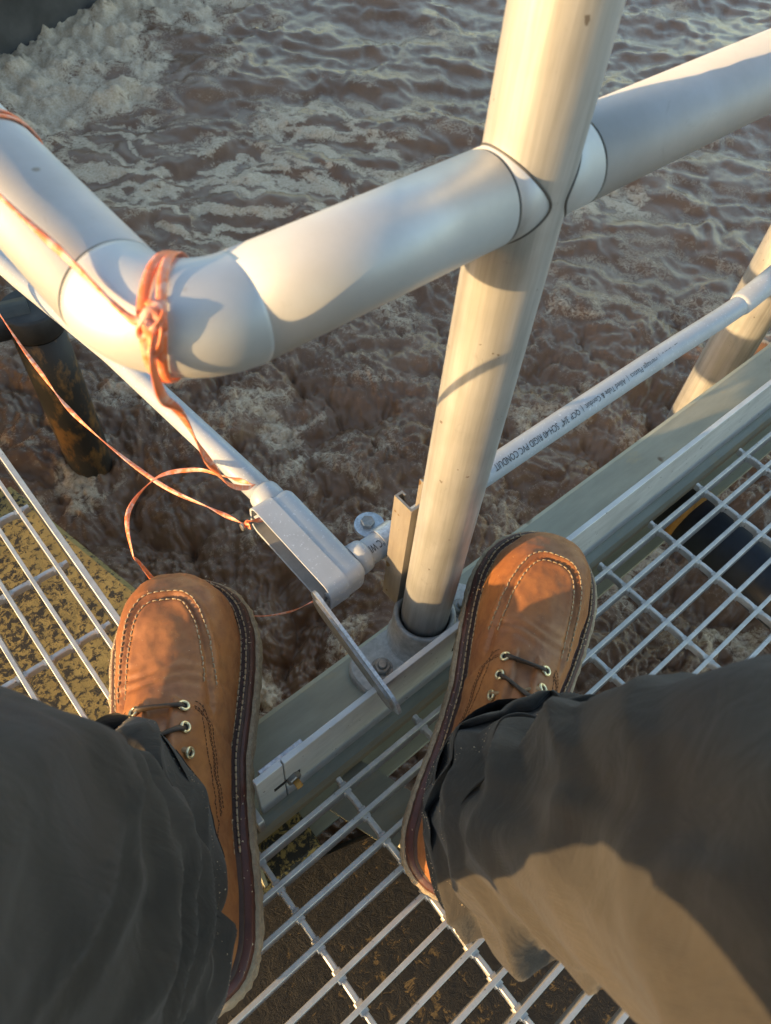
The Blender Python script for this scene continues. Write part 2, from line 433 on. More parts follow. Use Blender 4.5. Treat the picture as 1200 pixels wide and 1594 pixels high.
def make_water():
    na, nr = 950, 700
    th = np.linspace(math.radians(-32), math.radians(112), na)
    rr = 0.12 * (7.0 / 0.12) ** np.linspace(0, 1, nr)
    T, Rr = np.meshgrid(th, rr)
    x, y = Rr * np.cos(T), Rr * np.sin(T)
    # warp
    wx = x + .07 * fbm2(x * 3.1, y * 3.1, 3) + .020 * fbm2(x * 13, y * 13 + 40, 2)
    wy = y + .07 * fbm2(x * 3.1 + 60, y * 3.1, 3) + .020 * fbm2(x * 13 + 11, y * 13, 2)
    near = 1 - sstep(1.1, 2.1, Rr + .25 * fbm2(x * 1.7, y * 1.7, 2))
    def worley(px, py, seed):
        xi = np.floor(px).astype(np.int64); yi = np.floor(py).astype(np.int64); best = np.full(px.shape, 9.0)
        for dx in (-1, 0, 1):
            for dy in (-1, 0, 1):
                h = _perm[(_perm[(xi + dx + seed) & 511] + yi + dy) & 511]; h2 = _perm[(h + 131) & 511]
                dd = (xi + dx + .5 + .45 * _gx[h] - px) ** 2 + (yi + dy + .5 + .45 * _gx[h2] - py) ** 2
                best = np.minimum(best, dd)
        return best
    def dome(px, py, seed): return np.sqrt(np.clip(1.05 - worley(px, py, seed), 0, 1))
    ax, ay = x + .035 * fbm2(x * 4, y * 4, 2) + .004 * fbm2(x * 22, y * 22 + 40, 2), y + .035 * fbm2(x * 4 + 60, y * 4, 2) + .004 * fbm2(x * 22 + 11, y * 22, 2)
    b1 = dome(ax * 8.5, ay * 8.5, 3); b2 = dome(ax * 20 + .4, ay * 20, 77); b3 = dome(ax * 52, ay * 52 + .3, 150)
    boil = .58 * b1 + .40 * b2 + .17 * b3 + .05 * fbm2(ax * 60, ay * 60, 2)
    swell = fbm2(x * 3.0 + 4, y * 3.0, 2)
    # flow direction on the far part: roughly across the picture
    c, s = math.cos(math.radians(-38)), math.sin(math.radians(-38))
    fx, fy = wx * c + wy * s, -wx * s + wy * c
    wave = fbm2(fx * 3.2, fy * 8.5, 4, .52)
    rid = 1 - np.abs(fbm2(fx * 4.5 + 9, fy * 10, 3, .5))
    far = .022 * fbm2(fx * 2.4, fy * 3.6, 3, .5) + .004 * wave + .007 * fbm2(wx * 13, wy * 13, 2)
    z = near * (.105 * (boil - .95) + .045 * swell) + (1 - near) * (far + .016 * (boil - .9) * sstep(-.3, .5, fbm2(x * 2.2, y * 2.2 + 30, 2)))
    # foam
    st = fbm2(fx * 3.0 + 20, fy * 5.0, 5, .6)
    lace = 1 - np.abs(fbm2(fx * 3.6 + 3, fy * 9.0 + 7, 4, .55)) * 1.5
    patch = sstep(-.15, .55, fbm2(x * 1.15 + 7.5, y * 1.15 + 2.5, 3))
    mid = np.exp(-((Rr - 1.75) / .75) ** 2)
    f_far = np.clip(-.06 + .72 * sstep(.35, .95, lace) * (.35 + .65 * patch) * (.55 + .6 * mid) + .34 * sstep(.2, .8, st) * (.2 + .8 * patch), -.2, 1)
    f_near = np.clip(-.16 + .26 * sstep(.80, 1.1, boil) + .40 * sstep(.15, .9, (1 - 2.2 * np.abs(fbm2(ax * 5 + 8, ay * 5, 3, .55)))) * sstep(-.2, .5, fbm2(x * 3 + 5, y * 3, 2)), -.2, 1)
    # white froth along the far left wall
    dw = (x - .81) * (-.386) + (y - 2.83) * .923
    froth = sstep(-.62, -.12, dw + .28 * fbm2(x * 4, y * 4 + 9, 4, .6)) * sstep(2.6, 1.2, x)
    foam = f_near * near + f_far * (1 - near)
    foam = np.maximum(foam, froth * (.55 + .65 * sstep(-.3, .5, fbm2(x * 11, y * 11, 4, .65))))
    z = z + .007 * sstep(.4, .9, foam) * (1 - near) * (.8 + .6 * fbm2(x * 22, y * 22, 2)) + .03 * froth * fbm2(x * 9, y * 9, 4, .6)
    V = np.stack([x, y, WZ + z], -1).reshape(-1, 3)
    i = np.arange((nr - 1) * na).reshape(nr - 1, na)[:, :-1].ravel()
    F = np.stack([i, i + 1, i + na + 1, i + na], 1)
    me = mesh_np('water', V, F, M['water'])
    a = me.attributes.new('foam', 'FLOAT', 'POINT'); a.data.foreach_set('value', foam.astype(np.float32).ravel())
    return link(bpy.data.objects.new('water', me))
tag(make_water(), kind='structure')

def wall_block(name, poly, z0, z1, mat, bev=.006):
    m = MB(); n = len(poly)
    c = Vector((sum(p[0] for p in poly) / n, sum(p[1] for p in poly) / n))
    ins = [c + (Vector(p) - c) * (1 - bev / max((Vector(p) - c).length, .01) * 1.4) for p in poly]
    V = [(p[0], p[1], z0) for p in poly] + [(p[0], p[1], z1 - bev) for p in poly] + [(p.x, p.y, z1) for p in ins]
    F = [(k * n + i, k * n + (i + 1) % n, (k + 1) * n + (i + 1) % n, (k + 1) * n + i) for k in range(2) for i in range(n)]
    F += [tuple(2 * n + i for i in range(n)), tuple(reversed(range(n)))]
    m.add(V, F)
    return m.build(name, mat)
PZ = -0.25
tag(wall_block('concrete_wall', [(-1.2, .93), (.062, .93), (.132, .60), (.122, .165), (-1.2, .165)], -1.4, PZ, M['lichen']),
    'yellow speckled concrete ledge below the left grating', 'wall')
tag(wall_block('concrete_wall', [(-1.2, .16), (.122, .16), (.30, .10), (.315, -.8), (-1.2, -.8)], -1.4, PZ - .004, M['algae']),
    'blackened concrete ledge with yellow patches below the right grating', 'wall')
# far basin wall, upper left
d = Vector((.921, .386, 0)).normalized(); nn = Vector((-d.y, d.x, 0)); p0 = Vector((.81, 2.86, 0)) - d * 2.2
fw = empty('basin_wall', p0); tag(fw, 'dark basin wall with rusty patches at the far left water edge', 'wall')
def rel(o, p): return Vector(p) - Vector(o.location)
m = MB(); m.prism([(0, -1.4), (0, -.30), (.012, -.288), (.35, -.288), (.35, -1.4)], lambda a, b, t: rel(fw, p0 + nn * a + d * t) + Vector((0, 0, b)), 0, 3.6)
m.build('wall', M['farwall'], fw)
m = MB(); m.prism([(-.03, -.284), (-.03, -.24), (.06, -.24), (.06, -.284)], lambda a, b, t: rel(fw, p0 + nn * a + d * t) + Vector((0, 0, b)), 0, 3.6)
m.build('coping', M['bluepipe'], fw)
m = MB(); m.prism([(.065, -.284), (.065, -.15), (.6, -.15), (.6, -.284)], lambda a, b, t: rel(fw, p0 + nn * a + d * t) + Vector((0, 0, b)), 0, 3.6)
m.build('ledge', M['olive'], fw)

m = MB(); m.prism([(.05, -.15), (.05, .85), (.45, .85), (.45, -.15)], lambda a, b, t: rel(fw, p0 + nn * a + d * t) + Vector((0, 0, b)), -.5, 1.75)  # unseen wall, added left of the frame to keep sun off the far water
m.build('added_shade_wall', M['farwall'], fw)
m = MB(); m.prism([(.05, -.15), (.05, .40), (.45, .40), (.45, -.15)], lambda a, b, t: rel(fw, p0 + nn * a + d * t) + Vector((0, 0, b)), -1.5, -.52)  # lower unseen wall, added to close the sun gap over the nearer water
m.build('added_shade_wall', M['farwall'], fw)

# ------------------------------------------------------------------ gratings
BAR_H, BAR_T = .025, .0048
def bar_mesh(length, w, h):
    m = MB()
    hw, bv = w / 2, .0006
    poly = [(-hw + bv, 0), (hw - bv, 0), (hw, -bv), (hw, -h), (-hw, -h), (-hw, -bv)]
    m.prism(poly, lambda a, b, t: (t, a, b), 0, length)
    return m
def rod_mesh(cross, length, z=-.0035):
    """flat cross rod along y with a swaged ear on both sides of each bar; cross = bar positions along it"""
    m = MB()
    pts = sorted(cross)
    prof = []
    t = pts[0] - .012; end = pts[-1] + .012
    st = [t]
    for i, p in enumerate(pts):
        st += [p - .0058, p - .0056, p - .0030, p + .0030, p + .0056, p + .0058]
        if i < len(pts) - 1: mdl = (p + pts[i + 1]) / 2; st += [mdl - .005, mdl + .005]
    st += [end]
    for q in st:
        dd = min(abs(q - p) for p in pts)
        w = .0040 if dd <= .0057 else .0026
        zz = z - (.0012 if dd > .009 else 0.0) * 0 - (0.0 if dd > .0057 else .0008)
        if dd > .0075: zz += .0008
        prof.append((q, w, zz))
    V = []
    for q, w, zz in prof:
        V += [(-w, q, zz - .0010), (-w + .001, q, zz), (w - .001, q, zz), (w, q, zz - .0010), (w, q, zz - .010), (-w, q, zz - .010)]
    F = []
    for i in range(len(prof) - 1):
        for j in range(6): F.append((i * 6 + j, i * 6 + (j + 1) % 6, i * 6 + 6 + (j + 1) % 6, i * 6 + 6 + j))
    F += [tuple(range(6)), tuple(len(V) - 6 + j for j in reversed(range(6)))]
    m.add(V, F)
    return m

# right grating: bars run along x (away to the right)
gr = empty('grating', (0, 0, 0)); tag(gr, 'aluminium bar grating under the right boot', 'grating')
BV = [.1515 - .0299 * k for k in range(20)]
first = None
for k, v in enumerate(BV):
    if first is None:
        first = bar_mesh(2.2, BAR_T, BAR_H).build('bearing_bar', M['grate'], gr); o = first
    else:
        o = first.copy(); link(o, gr)
    o.location = (-.75, v, 0)
rod0 = None
for i in range(-7, 14):
    u = .0397 + .1016 * i
    if rod0 is None: rod0 = rod_mesh(BV, 1).build('cross_rod', M['grate'], gr); o = rod0
    else: o = rod0.copy(); link(o, gr)
    o.location = (u, 0, 0)
# left grating: bars run along y (away to the left)
gl = empty('grating', (0, .17, 0)); tag(gl, 'aluminium bar grating with a bright edge bar left of the left boot', 'grating')
BU = [.0385 - .0296 * k for k in range(26)]
first = None
def along_y(m):
    m.v = [(-y, x, z) for x, y, z in m.v]; return m
for u in BU:
    if first is None: first = along_y(bar_mesh(1.5, BAR_T, BAR_H)).build('bearing_bar', M['grate'], gl); o = first
    else: o = first.copy(); link(o, gl)
    o.location = (u, .005, 0)
eb = MB(); eb.box((.0585, .755, -.014), (.0070, 1.5, .034), bev=.0007); eb.build('edge_bar', M['grate'], gl)
rod1 = None
for i in range(-2, 11):
    v = .5552 + .1008 * (i - 2)
    if v < .2: continue
    if rod1 is None:
        rod1 = rod_mesh([-b for b in BU], 1); rod1.v = [(-y, x, z) for x, y, z in rod1.v]; rod1 = rod1.build('cross_rod', M['grate'], gl); o = rod1
    else: o = rod1.copy(); link(o, gl)
    o.location = (0, v - .17, 0)

# ------------------------------------------------------------------ beams, kick plate
BZ = -.030
bm_ = empty('channel_beam', (.06, .22, BZ)); tag(bm_, 'weathered green fibreglass channel beam carrying the handrail posts', 'beam')
prof = [(.171, BZ - .014), (.1725, BZ - .007), (.177, BZ - .0018), (.184, BZ), (.266, BZ), (.2715, BZ - .003), (.2735, BZ - .009),
        (.2735, BZ - .24), (.180, BZ - .24), (.180, BZ - .229), (.262, BZ - .229), (.262, BZ - .012), (.181, BZ - .014)]
m = MB(); m.prism(prof, lambda a, b, t: rel(bm_, (t, a, b)), .045, 2.2); m.build('channel', M['green'], bm_)
m = MB(); m.box(rel(bm_, (.042, .222, BZ - .125)), (.005, .102, .225), bev=.0005); m.build('sun_block_plate', M['green'], bm_)  # added plate, keeps sunlight out of the open channel end
# crossing beam below the grating
cb = empty('support_beam', (.17, .12, -.06)); tag(cb, 'green fibreglass bracket seen below the grating between the boots', 'beam')
m = MB()
dv = Vector((.35, -1, 0)).normalized(); dn = Vector((-dv.y, dv.x, 0))
m.prism([(-.030, -.004), (-.030, 0), (.030, 0), (.030, -.004), (.003, -.004), (.003, -.10), (-.003, -.10), (-.003, -.004)], lambda a, b, t: dv * t + dn * a + Vector((0, 0, b)), -.055, .030)
m.build('bracket', M['green'], cb)

kp = empty('kick_plate', (.3, .19, BZ)); tag(kp, 'aluminium kick plate standing along the edge of the green beam', 'plate')
m = MB(); m.box((rel(kp, ((.097 + 2.2) / 2, .190, BZ + .052))), (2.2 - .097, .0062, .100), bev=.0006); m.build('plate', M['plate'], kp)
m = MB(); m.box((rel(kp, ((.067 + .0955) / 2, .190, BZ + .052))), (.0285, .0062, .100), bev=.0006); m.build('plate', M['plate'], kp)
m = MB(); m.box((rel(kp, (.100, .1965, BZ + .048))), (.048, .0062, .090), bev=.0008); m.build('splice_plate', M['galv'], kp)
for du in (-.0, ):
    sl = MB(); sl.box(rel(kp, (.098, .18685, BZ + .050)), (.030, .0004, .008), bev=.0001); sl.build('slot', M['hole'], kp)
    bo = MB(); bo.hexhead(rel(kp, (.104, .1868, BZ + .051)), (0, -1, 0), .0075, .0055); bo = bo.build('bolt', M['steel'], kp)
    bo2 = MB(); bo2.tube([rel(kp, (.104, .1815, BZ + .051)), rel(kp, (.104, .174, BZ + .051))], .0034, 12); bo2.build('bolt_end', M['rust'], bo)
sl = MB(); sl.box(rel(kp, (.330, .18685, BZ + .050)), (.030, .0004, .008), bev=.0001); sl.build('slot', M['hole'], kp)

# ------------------------------------------------------------------ handrail
PU, PV, RZ, RR, PR_ = .315, .2328, .53, .0252, .0260
hr = empty('handrail', (PU, PV, BZ)); tag(hr, 'silver tubular aluminium handrail with a corner elbow', 'handrail')
RO = Vector(hr.location)
def post(u):
    m = MB(); m.tube([Vector((u, PV, BZ + .012)) - RO, Vector((u, PV, .3)) - RO, Vector((u, PV, .7)) - RO, Vector((u, PV, 1.08)) - RO], PR_, 64)
    return m.build('post', M['post'], hr)
post(PU); post(1.95)
def pipe(a, b, mat=M['rail'], r=RR, name='rail'):
    m = MB(); m.tube([Vector(a) - RO, (Vector(a) * .5 + Vector(b) * .5) - RO, Vector(b) - RO], r, 64); return m.build(name, mat, hr)
EU, E1, E2 = .094, .1315, .2735          # elbow: corner x, seam on the x run, seam on the y run
gp = .0009
RL, RRt = PU - .0300, PU + .0385
pipe((E1 + gp, PV, RZ), (RL - gp, PV, RZ))
pipe((RRt + gp, PV, RZ), (1.95, PV, RZ))
pipe((EU, E2 + gp, RZ), (EU, 1.7, RZ))
for z in (1.05,):
    pipe((E1 + gp, PV, z), (PU, PV, z)); pipe((PU, PV, z), (1.95, PV, z)); pipe((EU, E2 + gp, z), (EU, 1.7, z))
# tee fittings at the post
pipe((RL + gp, PV, RZ), (PU, PV, RZ), M['rail'], RR, 'tee_fitting')
pipe((PU, PV, RZ), (RRt - gp, PV, RZ), M['rail'], RR, 'tee_fitting')
# dark joints: a slightly smaller sleeve inside each gap and a bead on each saddle line
def ring(a, b): return pipe(a, b, M['seam'], RR - .0007, 'joint_sleeve')
ring((E1 - .004, PV, RZ), (E1 + .004, PV, RZ)); ring((RL - .004, PV, RZ), (RL + .004, PV, RZ)); ring((RRt - .004, PV, RZ), (RRt + .004, PV, RZ))
ring((EU, E2 - .004, RZ), (EU, E2 + .004, RZ))
for sgn in (-1, 1):
    pts = []
    for i in range(80):
        a = 2 * PI * i / 80
        yy, zz = math.cos(a) * RR, math.sin(a) * RR
        pts.append(Vector((PU + sgn * math.sqrt(max(PR_ * PR_ - yy * yy, 0)), PV + yy * 1.004, RZ + zz * 1.004)) - RO)
    m = MB(); m.tube(pts, .0009, 6, closed=True); m.build('saddle_joint', M['seam'], hr)
def elbow(z, name='elbow'):
    R = .0405
    path = [Vector((E1 - gp, PV, z))]
    cx, cy = EU + R, PV + R
    for i in range(25):
        a = -PI / 2 - (PI / 2) * i / 24
        path.append(Vector((cx + R * math.cos(a), cy + R * math.sin(a), z)))
    path.append(Vector((EU, E2 - gp, z)))
    if (path[0] - path[1]).length < 1e-4 or path[0].x < path[1].x: path = path[1:]
    if path[-1].y < path[-2].y: path = path[:-1]
    m = MB(); m.tube([p - RO for p in path], RR, 64); return m.build(name, M['rail'], hr)
elbow(RZ); elbow(1.05)
# socket bases
def socket(u):
    m = MB()
    n = 56
    def ringv(r, z): return [Vector((u + r * math.cos(2 * PI * j / n), PV + r * math.sin(2 * PI * j / n), z)) - RO for j in range(n)]
    rings = [ringv(.0385, BZ + .0125), ringv(.0362, BZ + .018), ringv(.0348, BZ + .035), ringv(.0345, BZ + .062), ringv(.0338, BZ + .0655), ringv(.0320, BZ + .0668), ringv(.0292, BZ + .0662), ringv(.0278, BZ + .063), ringv(.0276, BZ + .02)]
    V = [p for r in rings for p in r]
    F = [(i * n + j, i * n + (j + 1) % n, (i + 1) * n + (j + 1) % n, (i + 1) * n + j) for i in range(len(rings) - 1) for j in range(n)]
    m.add(V, F, True)
    s = m.build('socket', M['cast'], hr)
    # foot flange with rounded ends
    out = []
    hl, hw = .092, .031
    for k in range(4):
        cx = (hl - .026) * (1 if k in (0, 3) else -1); cy = (hw - .026) * (1 if k in (0, 1) else -1)
        for i in range(7):
            a = k * PI / 2 + (PI / 2) * i / 6
            out.append((u + cx + .026 * math.cos(a), PV + cy + .026 * math.sin(a)))
    f = MB(); L = len(out); c = (u, PV)
    def lv(sc, z): return [Vector((c[0] + (p[0] - c[0]) * sc, c[1] + (p[1] - c[1]) * sc, z)) - RO for p in out]
    V = lv(1, BZ + .0006) + lv(1, BZ + .010) + lv(.975, BZ + .0125)
    F = [(i * L + j, i * L + (j + 1) % L, (i + 1) * L + (j + 1) % L, (i + 1) * L + j) for i in range(2) for j in range(L)] + [tuple(2 * L + j for j in range(L))]
    f.add(V, F); f.build('foot_flange', M['cast'], s)
    for sg in (-1, 1):
        b = MB(); cc = Vector((u + sg * .0605, PV - .004, BZ + .0125)) - RO
        b.tube([cc, cc + Vector((0, 0, .0022))], .0125, 28)
        b.hexhead(cc + Vector((0, 0, .0022)), (0, 0, 1), .0098, .0075)
        b.tube([cc + Vector((0, 0, .009)), cc + Vector((0, 0, .0135)), cc + Vector((0, 0, .0145))], [.0052, .0052, .0042], 18)
        b.build('anchor_bolt', M['steel'], s)
socket(PU); socket(1.95)

# ------------------------------------------------------------------ conduit run
CV, CZ, CR = .3075, .088, .0148
cr = empty('conduit_run', (.25, CV, CZ)); tag(cr, 'grey plastic conduit turning the corner through an open conduit body', 'conduit')
CO = Vector(cr.location)
m = MB()
path = [(.268, CV, CZ), (.40, CV, CZ), (.60, CV, CZ), (.80, CV - .001, CZ), (.95, CV - .004, CZ), (1.02, CV - .003, CZ + .002), (1.10, CV + .000, CZ + .010), (1.2, CV + .002, CZ + .014), (2.1, CV + .002, CZ + .014)]
path = [tuple(Vector(p) - CO) for p in path]
m.tube(spline(path, 60), CR, 32); m.build('conduit', M['pvc'], cr)
m = MB(); m.tube([Vector(p) - CO for p in ((.252, .415, CZ), (.246, .50, CZ), (.228, .735, CZ), (.20, .93, CZ + .004), (.165, 1.25, CZ + .01), (.13, 1.7, CZ + .01))], CR, 32); m.build('conduit', M['pvc'], cr)
# belled coupling on the right
m = MB(); m.tube([Vector(p) - CO for p in ((.985, CV - .0037, CZ + .0005), (.992, CV - .0037, CZ + .0008), (1.04, CV - .0022, CZ + .0040), (1.10, CV, CZ + .0100))], [.0150, .0170, .0174, .0174], 32); m.build('coupling', M['pvc'], cr)

# conduit body: long rounded trough, its open side faces -x
lb_o = Vector((.2515, .352, CZ)); lb_d = Vector((-.012, 1, 0)).normalized(); lb_n = Vector((lb_d.y, -lb_d.x, 0))   # lb_n = +x side
def lb(a, b, c): return lb_o + lb_n * a + lb_d * b + Vector((0, 0, c)) - CO
def lb_outline(hl, hw, rc, n=8):
    out = []
    for k in range(4):
        cy = (hl - rc) * (1 if k in (0, 3) else -1); cz = (hw - rc) * (1 if k in (0, 1) else -1)
        # order: (+y,+z) -> (-y,+z) -> (-y,-z) -> (+y,-z)
        for i in range(n + 1):
            a = k * PI / 2 + (PI / 2) * i / n
            out.append((cy + rc * math.cos(a) , cz + rc * math.sin(a)))
    return out
o_big = lb_outline(.070, .0205, .0125); o_in = lb_outline(.0675, .0178, .0100); o_bk = lb_outline(.066, .0185, .0180)
m = MB(); n = len(o_big)
def lr(a, kx, kz): return [lb(a, p[0] * kx, p[1] * kz) for p in o_big]
rings = [[lb(-.028, p[0], p[1]) for p in o_in], lr(-.0288, .99, .97), lr(-.0285, 1, 1), lr(-.0280, 1, 1), lr(-.0042, 1, 1), lr(-.0040, 1, 1), lr(-.0036, .988, .962), lr(-.0033, .988, .962), lr(.0125, .982, .95), lr(.0165, .965, .90), lr(.0192, .935, .80), lr(.0202, .90, .68), lr(.0205, .86, .55)]
V = [p for r in rings for p in r]; F = [(i * n + j, i * n + (j + 1) % n, (i + 1) * n + (j + 1) % n, (i + 1) * n + j) for i in range(len(rings) - 1) for j in range(n)]
F.append(tuple((len(rings) - 1) * n + j for j in range(n)))
m.add(V, F, True)
body = m.build('conduit_body', M['pvc'], cr)
body.data.polygons.foreach_set('use_smooth', [len(p.vertices) == 4 for p in body.data.polygons])
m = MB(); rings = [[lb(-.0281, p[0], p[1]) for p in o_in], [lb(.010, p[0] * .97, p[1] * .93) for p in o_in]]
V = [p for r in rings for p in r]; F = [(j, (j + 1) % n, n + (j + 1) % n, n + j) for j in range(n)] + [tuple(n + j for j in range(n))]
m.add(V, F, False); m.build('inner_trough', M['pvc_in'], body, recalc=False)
# hubs
m = MB(); m.tube([lb(0, .060, 0), lb(0, .083, 0), lb(0, .087, 0)], [.0186, .0182, .0170], 32); m.build('hub', M['pvc'], body)
hubp = Vector((.272, CV, CZ)) - CO
m = MB(); m.tube([hubp, hubp + Vector((.0135, 0, 0)), hubp + Vector((.0165, 0, 0))], [.0184, .0180, .0168], 32); m.build('hub', M['pvc'], body)
# bosses and screws in both ends of the trough
for e in (.061, -.061):
    m = MB(); m.tube([lb(.004, e, 0), lb(-.027, e, 0)], .0048, 16); m.build('screw_boss', M['pvc'], body)
m = MB(); m.tube([lb(-.020, .061, 0), lb(-.042, .0625, 0)], .0018, 10); m.tube([lb(-.042, .0625, 0), lb(-.0450, .0627, 0)], .0042, 14); m.build('screw', M['steel'], body)
m = MB(); m.tube([lb(-.020, -.061, 0), lb(-.040, -.061, 0)], .0018, 10); m.tube([lb(-.036, -.061, 0), lb(-.0395, -.061, 0)], [.0046, .0036], 14); m.build('screw', M['steel'], body)
# the metal cover, swung down on the lower screw and resting on the kick plate
pv = lb(-.0345, -.056, 0); end = Vector((.2085, .163, .0815)) - CO
axd = (end - pv).normalized(); Lc = (end - pv).length
wd = Vector((-.13, 0, .95)); wd = (wd - axd * axd.dot(wd)).normalized(); nr = axd.cross(wd)
def cov(hw, th, off, ext):
    out = lb_outline((Lc + ext) / 2, hw, hw * .96, 8); c = pv + axd * (Lc / 2)
    mm = MB(); mm.prism(out, lambda a, b, t: c + axd * a + wd * b + nr * t, off, off + th); return mm
cov(.0195, .0034, -.0006, .016).build('cover', M['galv'], body)
cov(.0165, .0028, .0030, .002).build('cover_gasket', M['steel'], body)

# printed text wrapped round the conduit ------------------------------------
def text_mesh(txt):
    cu = bpy.data.curves.new('t', 'FONT'); cu.body = txt; cu.size = 1.0; cu.resolution_u = 2
    o = bpy.data.objects.new('t', cu); COL.objects.link(o)
    dg = bpy.context.evaluated_depsgraph_get()
    me = bpy.data.meshes.new_from_object(o.evaluated_get(dg))
    import bmesh
    bm = bmesh.new(); bm.from_mesh(me); bmesh.ops.triangulate(bm, faces=bm.faces)
    for it in range(3):
        long_ = [e for e in bm.edges if e.calc_length() > .22]
        if long_: bmesh.ops.subdivide_edges(bm, edges=long_, cuts=1); bmesh.ops.triangulate(bm, faces=bm.faces)
    bm.verts.index_update(); V = [v.co.copy() for v in bm.verts]; F = [tuple(v.index for v in f.verts) for f in bm.faces]; bm.free()
    bpy.data.objects.remove(o); bpy.data.curves.remove(cu); bpy.data.meshes.remove(me)
    return V, F
def print_on(txt, x_start, length, size, psi0, squeeze=None):
    V, F = text_mesh(txt)
    w = max(v.x for v in V); kx = length / w
    m = MB(); R = CR + .00035
    # break long triangles is not needed: letters are small against the radius
    P = []
    for v in V:
        psi = psi0 - (v.y - .35) * size / R
        P.append(Vector((x_start - v.x * kx, CV - R * math.cos(psi), CZ + R * math.sin(psi))) - CO)
    m.add(P, F); return m.build('printed_text', M['ink'], cr, recalc=False)
print_on('\u25B2 Atkore  |  Heritage Plastics  |  Allied Tube & Conduit  |  QCP', .828, .222, .0105, math.radians(58))
print_on('3/4"  SCH-40 RIGID PVC CONDUIT', .602, .128, .0125, math.radians(58))
print_on('\u00b0C WI', .3085, .018, .0125, math.radians(66))

# strut and clamp -------------------------------------------------------------
sc_ = empty('strut_channel', (.3045, .265, .03)); tag(sc_, 'short vertical steel strut channel clamped behind the post', 'channel'); SO = Vector(sc_.location)
t = .0025
x0, x1, y0, y1 = .3000, .341, .2620, .2860
poly = [(x0, y0), (x1, y0), (x1, y1), (x1 - .0095, y1), (x1 - .0095, y1 - .006), (x1 - .0095 + t * .8, y1 - .006), (x1 - .0095 + t * .8, y1 - t), (x1 - t, y1 - t), (x1 - t, y0 + t), (x0 + t, y0 + t), (x0 + t, y1 - t), (x0 + .0095 - t * .8, y1 - t), (x0 + .0095 - t * .8, y1 - .006), (x0 + .0095, y1 - .006), (x0 + .0095, y1), (x0, y1)]
m = MB(); m.prism(poly, lambda a, b, t_: Vector((a, b, t_)) - SO, .028, .204); m.build('channel', M['strut'], sc_)
cl = empty('pipe_clamp', (.322, .30, CZ)); tag(cl, 'galvanised two-piece pipe clamp with a hex bolt beside the strut', 'clamp'); LO = Vector(cl.location)
CU = .3195
def strap(sg):
    pts = []
    for i in range(15):
        a = math.radians(15 + 165 * i / 14)
        pts.append(Vector((CU, CV + math.cos(a) * (CR + .0012), CZ + sg * math.sin(a) * (CR + .0012))))
    m = MB(); m.tube([p - LO for p in pts], 1.0, 10, flat=(.0012, .011), smooth=True)
    return m
for sg in (1, -1):
    m = MB(); pts = []
    n = 16
    V = []; F = []
    for i in range(n + 1):
        a = math.radians(0 + 178 * i / n)
        for (rr_, du) in ((CR + .0004, -.011), (CR + .0004, .011), (CR + .0026, .011), (CR + .0026, -.011)):
            V.append(Vector((CU + du, CV + math.cos(a) * rr_, CZ + sg * math.sin(a) * rr_)) - LO)
    for i in range(n):
        for j in range(4): F.append((i * 4 + j, i * 4 + (j + 1) % 4, i * 4 + 4 + (j + 1) % 4, i * 4 + 4 + j))
    F += [(0, 1, 2, 3), (n * 4 + 3, n * 4 + 2, n * 4 + 1, n * 4)]
    m.add(V, F, False); m.build('strap_half', M['galv'], cl)
m = MB()
for i, off in enumerate((-.0026, .0006)):
    out = [(CU - .006 + .0165 * math.cos(a), CV + CR + .008 + .0165 * math.sin(a)) for a in [2 * PI * k / 24 for k in range(24)]]
    m.prism(out, lambda a, b, t_: Vector((a, b, t_)) - LO, CZ + .004 + off, CZ + .004 + off + .0024)
m.build('ear', M['galv'], cl)
m = MB(); m.hexhead(Vector((CU - .007, CV + CR + .010, CZ + .0070)) - LO, (0, 0, 1), .0078, .0060); m.build('hex_bolt', M['steel'], cl)
PLU, PLV, PLR = 1.315, .378, .045
m = MB(); m.tube([(0, 0, -1.2), (0, 0, -.2), (0, 0, .6), (0, 0, 1.4)], PLR, 48)
pl = m.build('pole', M['post']); pl.location = (PLU, PLV, 0); tag(pl, 'thick sunlit metal pole standing behind the beam at the right edge', 'pole')
m = MB()
m.tube([Vector((PLU + (PLR + .0008) * math.cos(a), PLV + (PLR + .0008) * math.sin(a), .135)) for a in np.linspace(0, 2 * PI, 48)[:-1]], 1.0, 8, closed=True, flat=(.0022, .0007))
m.tube(spline([(1.272, .345, .135), (1.262, .338, .145), (1.258, .335, .162), (1.265, .338, .18)], 10), .0014, 6)
tag(m.build('cable_tie', M['black']), 'black cable tie round the thick pole at the right edge', 'cable tie')

# ------------------------------------------------------------------ pipes below
vp = empty('standpipe', (.224, 1.066, -.1)); tag(vp, 'black coated vertical pipe standing in the water behind the left conduit', 'pipe')
m = MB(); m.tube([(0, 0, .0), (0, 0, -.12), (0, 0, -.75)], .042, 32); m.build('pipe', M['coated'], vp)
m = MB(); m.tube([(0, 0, .05), (0, 0, .045), (0, 0, .01), (0, 0, .004)], [.044, .048, .048, .0445], 32); m.build('collar', M['black'], vp)
m = MB(); m.tube([(0, 0, .03), (-.12, .03, .03), (-.5, .08, .03)], .030, 24); m.build('branch', M['black'], vp)
up = empty('drain_pipe', (.83, .10, -.16)); tag(up, 'dark blue pipe crossing below the right grating', 'pipe')
m = MB(); m.tube([(0.015, .14, 0), (0.0, -.1, 0), (-.03, -.6, 0)], .046, 36); m.build('pipe', M['bluepipe'], up)
m = MB(); m.tube([(0.0115, .075, 0), (0.0105, .06, 0)], .050, 36); m.build('pipe_band', M['rust'], up)

